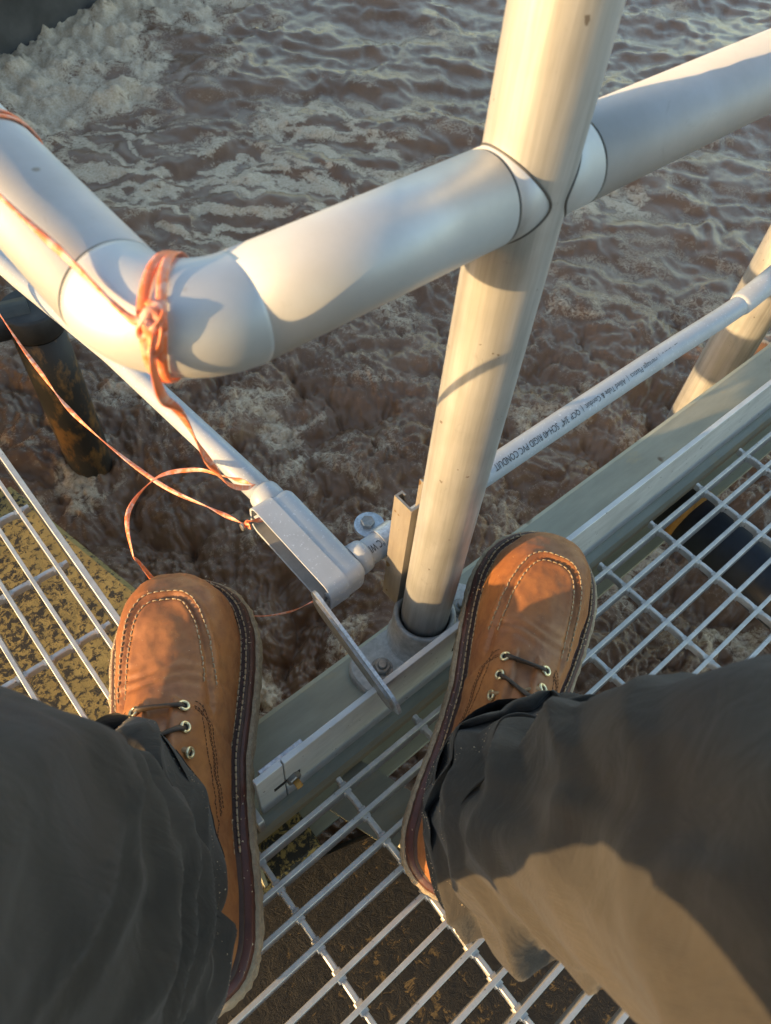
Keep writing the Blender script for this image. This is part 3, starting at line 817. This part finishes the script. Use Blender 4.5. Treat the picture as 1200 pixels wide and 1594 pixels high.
# ------------------------------------------------------------------ twine
def ribbon(name, pts, n, w, th, label, turns=3, extra=None, thin=None):
    path = spline(pts, n)
    m = MB(); tw = [turns * 2 * PI * i / (n - 1) + .6 * math.sin(i * .23) for i in range(n)]
    rs = [1.0 if thin is None or i < thin * n else .42 for i in range(n)]
    m.tube(path, rs, 8, flat=(w / 2, th / 2), twist=tw)
    if extra: extra(m)
    return tag(m.build(name, M['twine']), label, 'twine')
EC = Vector((.1059, .2447, .53)); er = Vector((-.7071, -.7071, 0)); ez = Vector((0, 0, 1)); et = Vector((-.7071, .7071, 0))
def on_elbow(deg, off=0.0, r=.0272):
    a = math.radians(deg); return EC + (er * math.cos(a) + ez * math.sin(a)) * r + et * off
def wraps(m):
    for k, (o0, o1) in enumerate(((-.004, .003), (.0035, -.003))):
        pts = []
        for i in range(48):
            t_ = i / 47; pts.append(on_elbow(30 + 360 * t_, o0 + (o1 - o0) * t_ + .0016 * math.sin(9 * t_ + k)))
        m.tube(pts, 1.0, 8, flat=(.0006, .0021), twist=[.25 * math.sin(i * .3) for i in range(48)])
    # knot
    kp_ = [on_elbow(52, .002, .0285), on_elbow(44, -.004, .0300), on_elbow(32, -.002, .0315), on_elbow(26, .0035, .0300), on_elbow(34, .004, .0315), on_elbow(44, 0, .0320), on_elbow(34, -.0035, .0300), on_elbow(18, -.003, .030), on_elbow(8, .002, .0290)]
    m.tube(spline(kp_, 50), 1.0, 8, flat=(.0010, .0022), twist=[.2 * i for i in range(50)])
    # second ring round the left rail
    pts = []
    for i in range(70):
        t_ = i / 69; a = 2 * PI * 2 * t_; pts.append(Vector((EU + .0264 * math.cos(a), .398 + .010 * math.sin(a * .5) + .006 * t_, RZ + .0264 * math.sin(a))))
    m.tube(pts, 1.0, 8, flat=(.0008, .0030))
    # tight strand from the ring to the knot
    m.tube(spline([(.067, .46, .556), (.070, .398, .5590), (.0735, .33, .5585), (.0775, .275, .5570), on_elbow(40, .010, .0300), on_elbow(36, 0, .032)], 40), 1.0, 8, flat=(.0010, .0018), twist=[.3 * i for i in range(40)])
ribbon('orange_twine', [on_elbow(36, 0, .033), on_elbow(14, .001, .0305), (.0835, .2215, .5150), (.0990, .2435, .4750), (.130, .293, .37), (.168, .348, .26), (.212, .402, .165), (.232, .424, .132), (.228, .447, .120), (.219, .470, .112), (.205, .500, .1025), (.168, .519, .098), (.122, .500, .094), (.101, .458, .085), (.106, .466, .05), (.1175, .462, -.008), (.138, .440, -.035), (.164, .395, -.022), (.181, .357, .002), (.198, .318, .05), (.212, .298, .084), (.2175, .2935, .0905)], 150, .0052, .0014,
       'orange plastic twine knotted round the rail elbow, its tail hanging to the conduit body', 5, wraps, .80)
ribbon('orange_twine', [(.150, 1.05, .17), (.146, .868, .10), (.143, .76, .088), (.144, .658, .086), (.167, .526, .086), (.195, .454, .088), (.212, .412, .089), (.2125, .4085, .092), (.214, .413, .0935), (.232, .404, .0915)], 90, .0050, .0014,
       'loose orange twine strand running from the left edge to the conduit body screw', 4)

# ------------------------------------------------------------------ the person: boots and trousers
person = empty('person', (.09, .06, 0))
tag(person, 'standing person in dark grey work trousers and tan leather boots', 'person')
PO = Vector(person.location)
BL = .352
def lin(tab, x):
    a = np.array(tab); return np.interp(x, a[:, 0], a[:, 1])
def smooth_tab(tab):
    xs = np.linspace(0, 1, 801); t = .5 - .5 * np.cos(PI * xs)           # dense near both ends
    a = np.array(tab); ta = np.arccos(1 - 2 * a[:, 0]) / PI
    w = np.interp(xs, ta, a[:, 1]); k = np.hanning(61); k /= k.sum()
    wp = np.concatenate([-w[1:31][::-1], w, -w[-31:-1][::-1]]) ; w2 = np.convolve(wp, k, 'valid')
    return t, w2
T_LAT = smooth_tab([(0, 0), (.01, .017), (.04, .031), (.10, .0385), (.2, .0415), (.35, .0435), (.5, .0480), (.62, .0530), (.72, .0550), (.82, .0545), (.90, .0480), (.955, .0355), (.985, .0205), (1, 0)])
T_MED = smooth_tab([(0, 0), (.01, .017), (.04, .031), (.10, .0385), (.2, .0405), (.35, .0385), (.5, .0400), (.62, .0475), (.72, .0525), (.82, .0555), (.90, .0505), (.955, .0380), (.985, .0220), (1, 0)])
def half_w(xl, lat):
    t, w = T_LAT if lat else T_MED
    return np.interp(xl, t, w)
H_TAB = [(0, .0), (.003, .022), (.01, .050), (.025, .080), (.05, .100), (.09, .114), (.2, .126), (.3, .128), (.37, .118), (.44, .104), (.52, .0900), (.58, .0815), (.64, .0750), (.70, .0700), (.78, .0665), (.85, .0630), (.90, .0585), (.94, .0505), (.97, .0390), (.99, .0225), (1, 0)]
Z0 = .033
def spring(xl): return .012 * sstep(.70, 1.0, xl)
def boot(side, name_label):
    """side=+1: left boot (lateral side at +y); -1: right boot.  Built with x forward from the heel, z=0 under the sole."""
    NX, NJ = 230, 150
    inset_x0, inset_x1 = .004, .0085
    def base(xl, th):
        xl = np.asarray(xl, float); th = np.asarray(th, float)
        lat = np.cos(th) >= 0
        w = np.where(lat, half_w(xl, True), half_w(xl, False))
        # shrink towards the upper's own footprint
        off = .0045 + .0015 * sstep(.35, .6, xl)
        w = np.maximum(w - off * sstep(0, .02, np.minimum(xl, 1 - xl) + .004), w * .6)
        h = lin(H_TAB, xl)
        n = 2.2 + .7 * sstep(.55, .9, xl) + .6 * sstep(.45, .2, xl)
        mm = 1.75 + .65 * sstep(.62, .9, xl) + 1.2 * sstep(.42, .2, xl)
        ct, sn = np.abs(np.cos(th)), np.abs(np.sin(th))
        fy = ct ** (2 / n); fz = sn ** (2 / mm)
        y = np.where(lat, 1, -1) * w * fy
        rear = sstep(.55, .3, xl)
        y = y * (1 - .48 * rear * fz ** 1.05) + .020 * rear * fz ** 1.05
        x = .0035 * BL + xl * BL * .985
        x = x - .010 * sstep(.9, 1, xl) * 0
        z = Z0 + spring(xl) + h * fz
        # heel counter bulge
        return x, y, z
    def nrm(x, y, z):
        P = np.stack([x, y, z], -1)
        dx = np.gradient(P, axis=0); dy = np.gradient(P, axis=1)
        N = np.cross(dx, dy); L = np.linalg.norm(N, axis=-1, keepdims=True); N = N / np.maximum(L, 1e-9)
        return N
    # U seam of the moc toe, in plan
    ph = np.linspace(0, PI, 160)
    def useam(k=0.0):
        ux = (.555 + (.310 + k / BL) * np.sin(ph) ** .62) * BL
        uy = np.sign(np.cos(ph)) * (.0315 + k) * np.abs(np.cos(ph)) ** .62 + .0005
        return ux, uy
    UX, UY = useam()
    def signed_u(x, y):
        d = np.full(x.shape, 9.0); 
        for i in range(0, 160):
            d = np.minimum(d, (x - UX[i]) ** 2 + (y - UY[i]) ** 2)
        d = np.sqrt(d)
        r = ((x / BL - .555) / .310)
        inside = (x < .865 * BL + 1e-6) & (np.abs(y - .0005) < .0315 * np.clip(1 - np.clip(r, 0, 1) ** 3.2, 0, 1) ** .31)
        return np.where(inside, -d, d)
    def disp(x, y, xl):
        d = signed_u(x, y)
        front = sstep(.545, .60, xl)
        a = front * (.0028 * np.exp(-((d - .0034) / .0034) ** 2) - .0016 * np.exp(-((d + .0012) / .0013) ** 2) + .0009 * np.exp(-((d + .0055) / .003) ** 2))
        # eyelet facings / quarters lie over the vamp, tongue gap between them
        edge = .605 - .10 * (np.abs(y) / .04) ** 1.3
        q = sstep(edge + .006, edge, xl) * sstep(.0075, .0095, np.abs(y))
        a = a + .0020 * q
        a = a - .0030 * sstep(.60, .55, xl) * sstep(.0088, .0070, np.abs(y))
        # flex creases behind the plug and soft dents
        a = a + .0011 * np.sin(xl * 210 + 3 * np.sin(y * 90)) * np.exp(-((xl - .655) / .028) ** 2) * sstep(.05, .02, np.abs(y))
        a = a + .0012 * fbm2(x * 38 + side * 7, y * 38, 3)
        return a
    xs = .5 - .5 * np.cos(PI * np.linspace(0.006, 1, NX)); xs[0] = 0.0005
    # keep many stations in the visible front half
    th = np.linspace(0, PI, NJ)
    XL, TH = np.meshgrid(xs, th, indexing='ij')
    x, y, z = base(XL, TH); N = nrm(x, y, z); N = np.where(N[..., 2:3] < -.2, -N, N)
    sgn = np.sign(np.sum(N * np.stack([0 * x, y, z - Z0], -1), -1, keepdims=True)); N = N * np.where(sgn == 0, 1, sgn)
    dsp = disp(x, y, XL) * sstep(0, .10, np.sin(TH))
    x, y, z = x + N[..., 0] * dsp, y + N[..., 1] * dsp, z + N[..., 2] * dsp
    from math import floor
    P = np.stack([x, side * y, z], -1)
    def S(xl, t_):
        """surface point and normal by lookup"""
        i = np.interp(xl, xs, np.arange(NX)); j = t_ / PI * (NJ - 1)
        i0, j0 = int(min(i, NX - 2)), int(min(j, NJ - 2)); fi, fj = i - i0, j - j0
        p = (P[i0, j0] * (1 - fi) + P[i0 + 1, j0] * fi) * (1 - fj) + (P[i0, j0 + 1] * (1 - fi) + P[i0 + 1, j0 + 1] * fi) * fj
        n_ = N[i0, j0] * np.array([1, side, 1]); return Vector(p), Vector(n_).normalized()
    def S_xy(xv, yv):
        xl = min(max((xv / BL - .0035) / .985, 0.002), .998)
        lat = yv >= 0
        row = int(np.argmin(np.abs(xs - xl))); yy = P[row, :, 1] * side
        j = int(np.argmin(np.abs(yy - yv) + 10 * (P[row, :, 2] < Z0 + .002)))
        return S(xl, j * PI / (NJ - 1))
    idx = np.arange(NX * NJ).reshape(NX, NJ)
    F = np.stack([idx[:-1, :-1].ravel(), idx[1:, :-1].ravel(), idx[1:, 1:].ravel(), idx[:-1, 1:].ravel()], 1)
    if side > 0: F = F[:, ::-1]
    up = link(bpy.data.objects.new('boot', mesh_np('boot_upper', P.reshape(-1, 3), F, M['leather'])), person)
    up['label'] = name_label
    # ---- sole layers
    tt = .5 - .5 * np.cos(PI * np.linspace(0, 1, 90))
    out = [(BL * a, float(half_w(a, True))) for a in tt] + [(BL * a, -float(half_w(a, False))) for a in tt[::-1][1:-1]]
    out = np.array(out); nxt = np.roll(out, -1, 0) - np.roll(out, 1, 0); on = np.stack([nxt[:, 1], -nxt[:, 0]], 1)
    on /= np.maximum(np.linalg.norm(on, axis=1, keepdims=True), 1e-9)
    ctr = np.array([BL * .5, 0]); flip = np.sign(np.sum(on * (out - ctr), 1, keepdims=True)); flip[flip == 0] = 1
    on = on * np.sign(np.median(flip))
    def layer(name, levels, mat, rough=0.0, cap=True, parent=up):
        n = len(out); V = []
        for (o_, zz, fr) in levels:
            r_ = rough * fbm2(np.arange(n) * .9 + zz * 4000, np.arange(n) * .37 + 5, 3) if rough else 0
            of = o_ + (r_ if rough else 0)
            pp = out + on * (np.array(of).reshape(-1, 1) if np.ndim(of) else of)
            zc = zz + spring(out[:, 0] / BL) * (1 if zz > .001 else .9)
            for q, zq in zip(pp, zc): V.append((q[0], side * q[1], zq))
        F = [(i * n + j, i * n + (j + 1) % n, (i + 1) * n + (j + 1) % n, (i + 1) * n + j) for i in range(len(levels) - 1) for j in range(n)]
        m = MB(); m.add(V, F, True)
        if cap:
            b0 = 0; m.f.append(tuple(range(n))); m.sm.append(False)
            m.f.append(tuple((len(levels) - 1) * n + j for j in range(n))); m.sm.append(False)
        return m.build(name, mat, parent)
    layer('outsole', [(-.002, 0, 0), (.0070, .002, 0), (.0088, .009, 0), (.0076, .015, 0), (.0082, .0195, 0), (.0066, .0225, 0), (-.004, .0240, 0)], M['sole'], .0012)
    layer('midsole', [(-.004, .0238, 0), (.0050, .0240, 0), (.0032, .0295, 0), (-.004, .0300, 0)], M['midsole'], .0004)
    # welt: wide at the front, fading out behind the waist
    xo = out[:, 0] / BL; ww = sstep(.22, .45, xo)
    n = len(out); V = []
    for (o_, zz) in ((-.010, .0298), (.0014, .0300), (.0018, .0318), (.0010, .0336), (-.003, .0340), (-.010, .0344)):
        pp = out + on * ((o_ - .0030 * (1 - ww))[:, None])
        zc = zz + spring(xo)
        V += [(q[0], side * q[1], zq) for q, zq in zip(pp, zc)]
    m = MB(); m.add(V, [(i * n + j, i * n + (j + 1) % n, (i + 1) * n + (j + 1) % n, (i + 1) * n + j) for i in range(5) for j in range(n)], True)
    we = m.build('welt', M['welt'], up)
    # stitches
    def capsule(m, a, b, nn, r, lift):
        mid = (a + b) / 2 + nn * lift
        m.tube([a - nn * r * .6, a * .75 + mid * .25 + nn * lift * .45, mid, b * .75 + mid * .25 + nn * lift * .45, b - nn * r * .6], [r * .5, r * .95, r, r * .95, r * .5], 6)
    def run(m, pts, nrms, pitch, gap, r, lift):
        acc = 0; cum = [0]
        for a, b in zip(pts[:-1], pts[1:]): cum.append(cum[-1] + (b - a).length)
        cum = np.array(cum); L = cum[-1]; A = np.array([list(p) for p in pts]); B = np.array([list(p) for p in nrms])
        def g(s_): return Vector([np.interp(s_, cum, A[:, k]) for k in range(3)]), Vector([np.interp(s_, cum, B[:, k]) for k in range(3)]).normalized()
        s_ = 0
        while s_ + pitch * (1 - gap) < L:
            jit = random.uniform(-.06, .06) * pitch
            a, na_ = g(s_); b, nb_ = g(s_ + pitch * (1 - gap) + jit); capsule(m, a, b, (na_ + nb_).normalized(), r * random.uniform(.85, 1.1), lift); s_ += pitch
    m = MB()
    for o_, r_ in ((-.0012, .00080), (-.0054, .00070)):
        pp = out + on * o_; zc = (.0342 if o_ > -.003 else .0348) + spring(xo)
        k = 90
        # lateral back part to toe to medial back part
        ids = [i for i in range(n) if xo[i] > .27]
        lat_ids = [i for i in ids if i < 90]; med_ids = [i for i in ids if i >= 90]
        ids = lat_ids + med_ids
        run(m, [Vector((pp[i][0], side * pp[i][1], zc[i])) for i in ids], [Vector((0, 0, 1))] * len(ids), .0058, .18, r_, .0007)
    m.build('welt_stitching', M['thread'], we)['kind'] = 'stuff'
    m = MB()
    for k in (.0035, -.0035):
        ux, uy = useam(k)
        sp = [S_xy(a, b) for a, b in zip(ux[4:-4:2], uy[4:-4:2])]
        run(m, [p + n_ * .0002 for p, n_ in sp], [n_ for p, n_ in sp], .0050, .25, .00060, .0006)
    m.build('toe_stitching', M['thread'], up)['kind'] = 'stuff'
    m = MB()
    for sgl in (0, 1):
        for d_ in (0, .0125, .019):
            pts = []
            for i in range(40):
                t_ = i / 39
                xl = .585 - d_ - .215 * t_ ** 1.35; tq = math.radians(58 - 47 * t_ ** .8)
                pts.append(S(xl, tq if sgl == 0 else PI - tq))
            run(m, [p + n_ * .0001 for p, n_ in pts], [n_ for p, n_ in pts], .0034, .3, .00035, .0003)
        # line beside the eyelets and the front edge of the facing
        pts = [S_xy((.575 - .30 * i / 30) * BL, (1 if sgl == 0 else -1) * (.0265 + .002 * i / 30)) for i in range(31)]
        run(m, [p + n_ * .0001 for p, n_ in pts], [n_ for p, n_ in pts], .0034, .3, .00033, .0003)
        pts = [S(.215 - .03 * math.sin(i / 20 * 2), math.radians(4 + 60 * i / 20) if sgl == 0 else PI - math.radians(4 + 60 * i / 20)) for i in range(21)]
        run(m, [p + n_ * .0001 for p, n_ in pts], [n_ for p, n_ in pts], .0034, .3, .00038, .0003)
    m.build('side_stitching', M['thread_dark'], up)['kind'] = 'stuff'
    # eyelets and laces
    ey = {}
    for sg in (1, -1):
        for k in range(3):
            p, n_ = S_xy((.558 - .050 * k) * BL, sg * (.0165 + .0006 * k)); p = p + n_ * .0006; ey[(sg, k)] = (p, n_)
            q = n_.to_track_quat('Z', 'Y').to_matrix()
            m = MB(); m.tube([p + q @ Vector((.0037 * math.cos(a), .0037 * math.sin(a), .0006)) for a in np.linspace(0, 2 * PI, 25)[:-1]], .0013, 10, closed=True); e = m.build('eyelet', M['brass'], up)
            m = MB(); m.tube([p - n_ * .001, p + n_ * .0004], .0031, 16); m.build('eyelet_hole', M['hole'], up)
    def lace(pts, r=.0023, mat=M['lace']):
        m = MB(); pth = spline(pts, 34); m.tube(pth, 1.0, 8, flat=(r * 1.25, r * .8), twist=[.1 * i for i in range(34)]); return m.build('lace', mat, up)
    for k in range(2):
        for sg in (1, -1):
            a, na_ = ey[(sg, k)]; b, nb_ = ey[(-sg, k + 1 if k else 0)]
            if k == 0 and sg < 0: continue
            mid = (a + b) / 2 + Vector((0, 0, .0055 if sg > 0 else .0032))
            lace([a - na_ * .002, a + na_ * .0022 + (b - a) * .08, a * .7 + mid * .3 + Vector((0, 0, .003)), mid, b * .7 + mid * .3 + Vector((0, 0, .003)), b + nb_ * .0022 + (a - b) * .08, b - nb_ * .002], mat=M['lace'] if (k + (sg > 0)) % 2 else M['lace2'])
    # a little sand caught on the welt and the toe
    m = MB()
    for i in range(420):
        j = random.randrange(n)
        o_ = random.uniform(-.006, .005); r_ = random.uniform(.0005, .0012)
        c = Vector((out[j][0] + on[j][0] * o_, side * (out[j][1] + on[j][1] * o_), .0345 + spring(xo[j])))
        if xo[j] < .3: c.z -= random.uniform(0, .02); 
        m.add([c + Vector((random.uniform(-1, 1), random.uniform(-1, 1), random.uniform(-1, 1))).normalized() * r_ for _ in range(4)], [(0, 1, 2), (0, 1, 3), (0, 2, 3), (1, 2, 3)])
    for i in range(260):
        p, n_ = S(random.uniform(.6, .98), random.uniform(.25, PI - .25)); r_ = random.uniform(.0002, .0005)
        m.add([p + n_ * .0001 + Vector((random.uniform(-1, 1), random.uniform(-1, 1), random.uniform(-1, 1))).normalized() * r_ for _ in range(4)], [(0, 1, 2), (0, 1, 3), (0, 2, 3), (1, 2, 3)])
    sd = m.build('sand', M['sand'], up); sd['kind'] = 'stuff'
    return up

def place_boot(o, heel, toe, scale, roll=0.0, lift=0.0):
    """heel and toe: points under the sole"""
    h, t_ = Vector(heel), Vector(toe); f = (t_ - h).normalized()
    z_ = (Vector((0, 0, 1)) - f * f.z).normalized(); y_ = z_.cross(f)
    rot = Matrix((f, y_, z_)).transposed() @ Matrix.Rotation(roll, 3, 'X')
    o.matrix_local = Matrix.Translation(h - PO + Vector((0, 0, lift))) @ rot.to_4x4() @ Matrix.Diagonal((scale[0], scale[1], scale[2], 1))
lb_ = boot(1, 'left tan leather boot with a scuffed stitched moc toe')
rb_ = boot(-1, 'right tan leather boot with its toe on the kick plate')
place_boot(lb_, (-.064, .086, .0005), (.130, .417, .004), (1.085, 1.22, 1.08), math.radians(-5), .0045)
place_boot(rb_, (.150, .026, .0005), (.440, .188, .076), (1.0, 1.07, 1.0), math.radians(3))

# trousers ------------------------------------------------------------------
def leg(cs, foot_dir, seed, NR=380, NP=240):
    """cs: rows (cx, cy, z, a (along the foot), b (across), tilt)"""
    cs = np.array(cs, float); t0 = np.linspace(0, 1, len(cs)); t = np.linspace(0, 1, NR) ** 1.35
    C = np.array(spline(cs.tolist(), 400)); tc = np.linspace(0, 1, 400)
    C = np.stack([np.interp(t, tc, C[:, k]) for k in range(C.shape[1])], 1)
    ph = np.linspace(0, 2 * PI, NP + 1)[:-1]
    T, PH = np.meshgrid(t, ph, indexing='ij')
    g = lambda k: C[:, k][:, None]
    zz = g(2) + g(5) * np.cos(PH)
    # cloth folds: stacked breaks above the hem, long drapes higher up
    low = np.exp(-(zz / .20) ** 2)
    cx, sx = np.cos(PH), np.sin(PH)
    fold = low * (.005 * np.sin((zz * 13.5 + .22 * np.sin(PH + seed) + .35 * noise2(cx * .9 + seed, sx * .9 + zz * 4)) * 2 * PI * .62 + seed) ) * sstep(.03, .12, T * 2.2)
    ridge = .007 * low * (1 - np.abs(noise2(cx * 1.3 + seed * 2, sx * 1.3 + zz * 13)) * 2.2).clip(0, 1) ** 2 * sstep(.02, .1, T)
    fold = fold + ridge
    drape = .0115 * fbm2(cx * 1.3 + seed * 3 + zz * 2.0, sx * 1.3 + zz * 2.6 + seed, 2, .4)
    diag = .0085 * (1 - np.abs(np.sin(PH * 1 + zz * 13 + seed + 1.2 * noise2(cx * .8 + zz * 3, sx * .8 + seed)))) ** 2 * sstep(.05, .2, T)
    sp = zz / .078 + .55 * noise2(cx * 1.1 + seed * 5, sx * 1.1 + zz * 2.5) + .30 * np.sin(PH + seed * 2)
    fr_ = sp - np.floor(sp)
    roll = np.where(fr_ < .82, (fr_ / .82) ** 1.7, 1 - ((fr_ - .82) / .18)) 
    roll = .0135 * (roll - .35) * np.exp(-((zz - .20) / .24) ** 2) * sstep(.16, .26, T) * (.55 + .8 * sstep(-.3, .4, noise2(cx * .9 + seed, sx * .9 + zz * 4 + 3)))
    fine = roll + .0005 * fbm2(cx * 6 + seed, sx * 6 + zz * 22, 2)
    hem = .0012 * np.exp(-((T - 0.012) / .006) ** 2)
    rad = fold + drape * sstep(0, .08, T) + diag + fine + hem + .004 * np.sin(3 * PH + seed) * (1 - sstep(0, .15, T))
    f = np.array(foot_dir) / np.linalg.norm(foot_dir); s_ = np.array([-f[1], f[0]])
    A, B = g(3) + rad, g(4) + rad
    X = g(0) + A * np.cos(PH) * f[0] + B * np.sin(PH) * s_[0]
    Y = g(1) + A * np.cos(PH) * f[1] + B * np.sin(PH) * s_[1]
    Z = zz + .006 * noise2(PH * 1.2 + seed, T * 8) * (1 - sstep(0, .2, T))
    P = np.stack([X, Y, Z], -1)
    # turned-in hem so the cloth has thickness
    inner = P[0].copy(); cen = np.array([C[0, 0], C[0, 1], 0])
    inner[:, :2] = cen[:2] + (inner[:, :2] - cen[:2]) * .955
    inner2 = inner.copy(); inner2[:, 2] += .05
    P = np.concatenate([inner2[None], inner[None], P], 0)
    R_ = P.shape[0]
    idx = np.arange(R_ * NP).reshape(R_, NP); nx = np.roll(idx, -1, 1)
    F = np.stack([idx[:-1].ravel(), nx[:-1].ravel(), nx[1:].ravel(), idx[1:].ravel()], 1)
    return P, F
fl = (.505, .863); fr = (.873, .487)
PL, FL = leg([(-.043, .190, .084, .098, .063, .034), (-.043, .187, .123, .093, .061, .034), (-.051, .175, .160, .084, .055, .036), (-.060, .150, .148, .083, .058, .046), (-.066, .142, .138, .086, .064, .046), (-.068, .142, .162, .086, .066, .038), (-.066, .148, .20, .082, .066, .022), (-.080, .138, .32, .078, .071, .01), (-.112, .116, .52, .088, .086, 0), (-.160, .00, .72, .096, .098, 0), (-.19, -.04, .93, .115, .115, 0)], fl, 1.3)
PR, FR = leg([(.198, .036, .118, .078, .054, .026), (.198, .032, .150, .076, .053, .026), (.196, .028, .182, .072, .052, .026), (.194, .020, .170, .071, .057, .036), (.195, .014, .166, .073, .061, .038), (.197, .010, .190, .072, .060, .032), (.197, .003, .235, .068, .058, .024), (.193, -.006, .224, .071, .063, .032), (.191, -.010, .240, .074, .066, .028), (.187, -.026, .30, .070, .067, .01), (.160, -.096, .50, .082, .085, 0), (.08, -.18, .70, .098, .098, 0), (.0, -.22, .93, .115, .115, 0)], fr, 4.1)
nL = PL.shape[0] * PL.shape[1]; nR = PR.shape[0] * PR.shape[1]
# hips, joining the two legs at the top
ha, hb = np.meshgrid(np.linspace(0, PI, 30), np.linspace(0, 2 * PI, 49)[:-1], indexing='ij')
across, ahead = np.array([.76, -.65]), np.array([.65, .76])
HX = .20 * np.sin(ha) * np.cos(hb); HY = .135 * np.sin(ha) * np.sin(hb)
PH_ = np.stack([-.105 + HX * across[0] + HY * ahead[0], -.150 + HX * across[1] + HY * ahead[1], .97 + .15 * np.cos(ha)], -1)
ih = np.arange(30 * 48).reshape(30, 48); jh = np.roll(ih, -1, 1)
FH = np.stack([ih[:-1].ravel(), ih[1:].ravel(), jh[1:].ravel(), jh[:-1].ravel()], 1)
V = np.concatenate([PL.reshape(-1, 3), PR.reshape(-1, 3), PH_.reshape(-1, 3)]) - np.array(PO)
tr = link(bpy.data.objects.new('trousers', mesh_np('trousers', V, np.concatenate([FL, FR + nL, FH + nL + nR]), M['cloth'])), person)
def hem_seam(P, row, nm):
    m = MB(); pts = [Vector(p) - PO for p in P[row]]; c = sum(pts, Vector()) / len(pts)
    m.tube([p + (p - c).normalized() * .0001 for p in pts], .0007, 6, closed=True); return m.build('hem_seam', M['seamthread'], tr)
for P_ in (PL, PR):
    row = int(np.argmin(np.abs(P_[2:, :, 2].mean(1) - (P_[2, :, 2].mean() + .024)))) + 2
    hem_seam(P_, row, 'hem')
m = MB()
for P_ in (PL, PR):
    for i in range(1500):
        r0 = int(abs(random.gauss(0, 40))) + 2; j = random.randrange(P_.shape[1])
        if random.random() < .35: r0 = random.choice([int(np.argmin(np.abs(P_[2:, :, 2].mean(1) - (P_[2, :, 2].mean() + zz)))) + 2 for zz in (.045, .09)]) + random.randint(-2, 2)
        c = Vector(P_[min(r0, 220), j]) - PO; r_ = random.uniform(.0004, .0010)
        m.add([c + Vector((random.uniform(-1, 1), random.uniform(-1, 1), random.uniform(-1, 1))).normalized() * r_ for _ in range(4)], [(0, 1, 2), (0, 1, 3), (0, 2, 3), (1, 2, 3)])
sd = m.build('sand', M['sand'], tr); sd['kind'] = 'stuff'
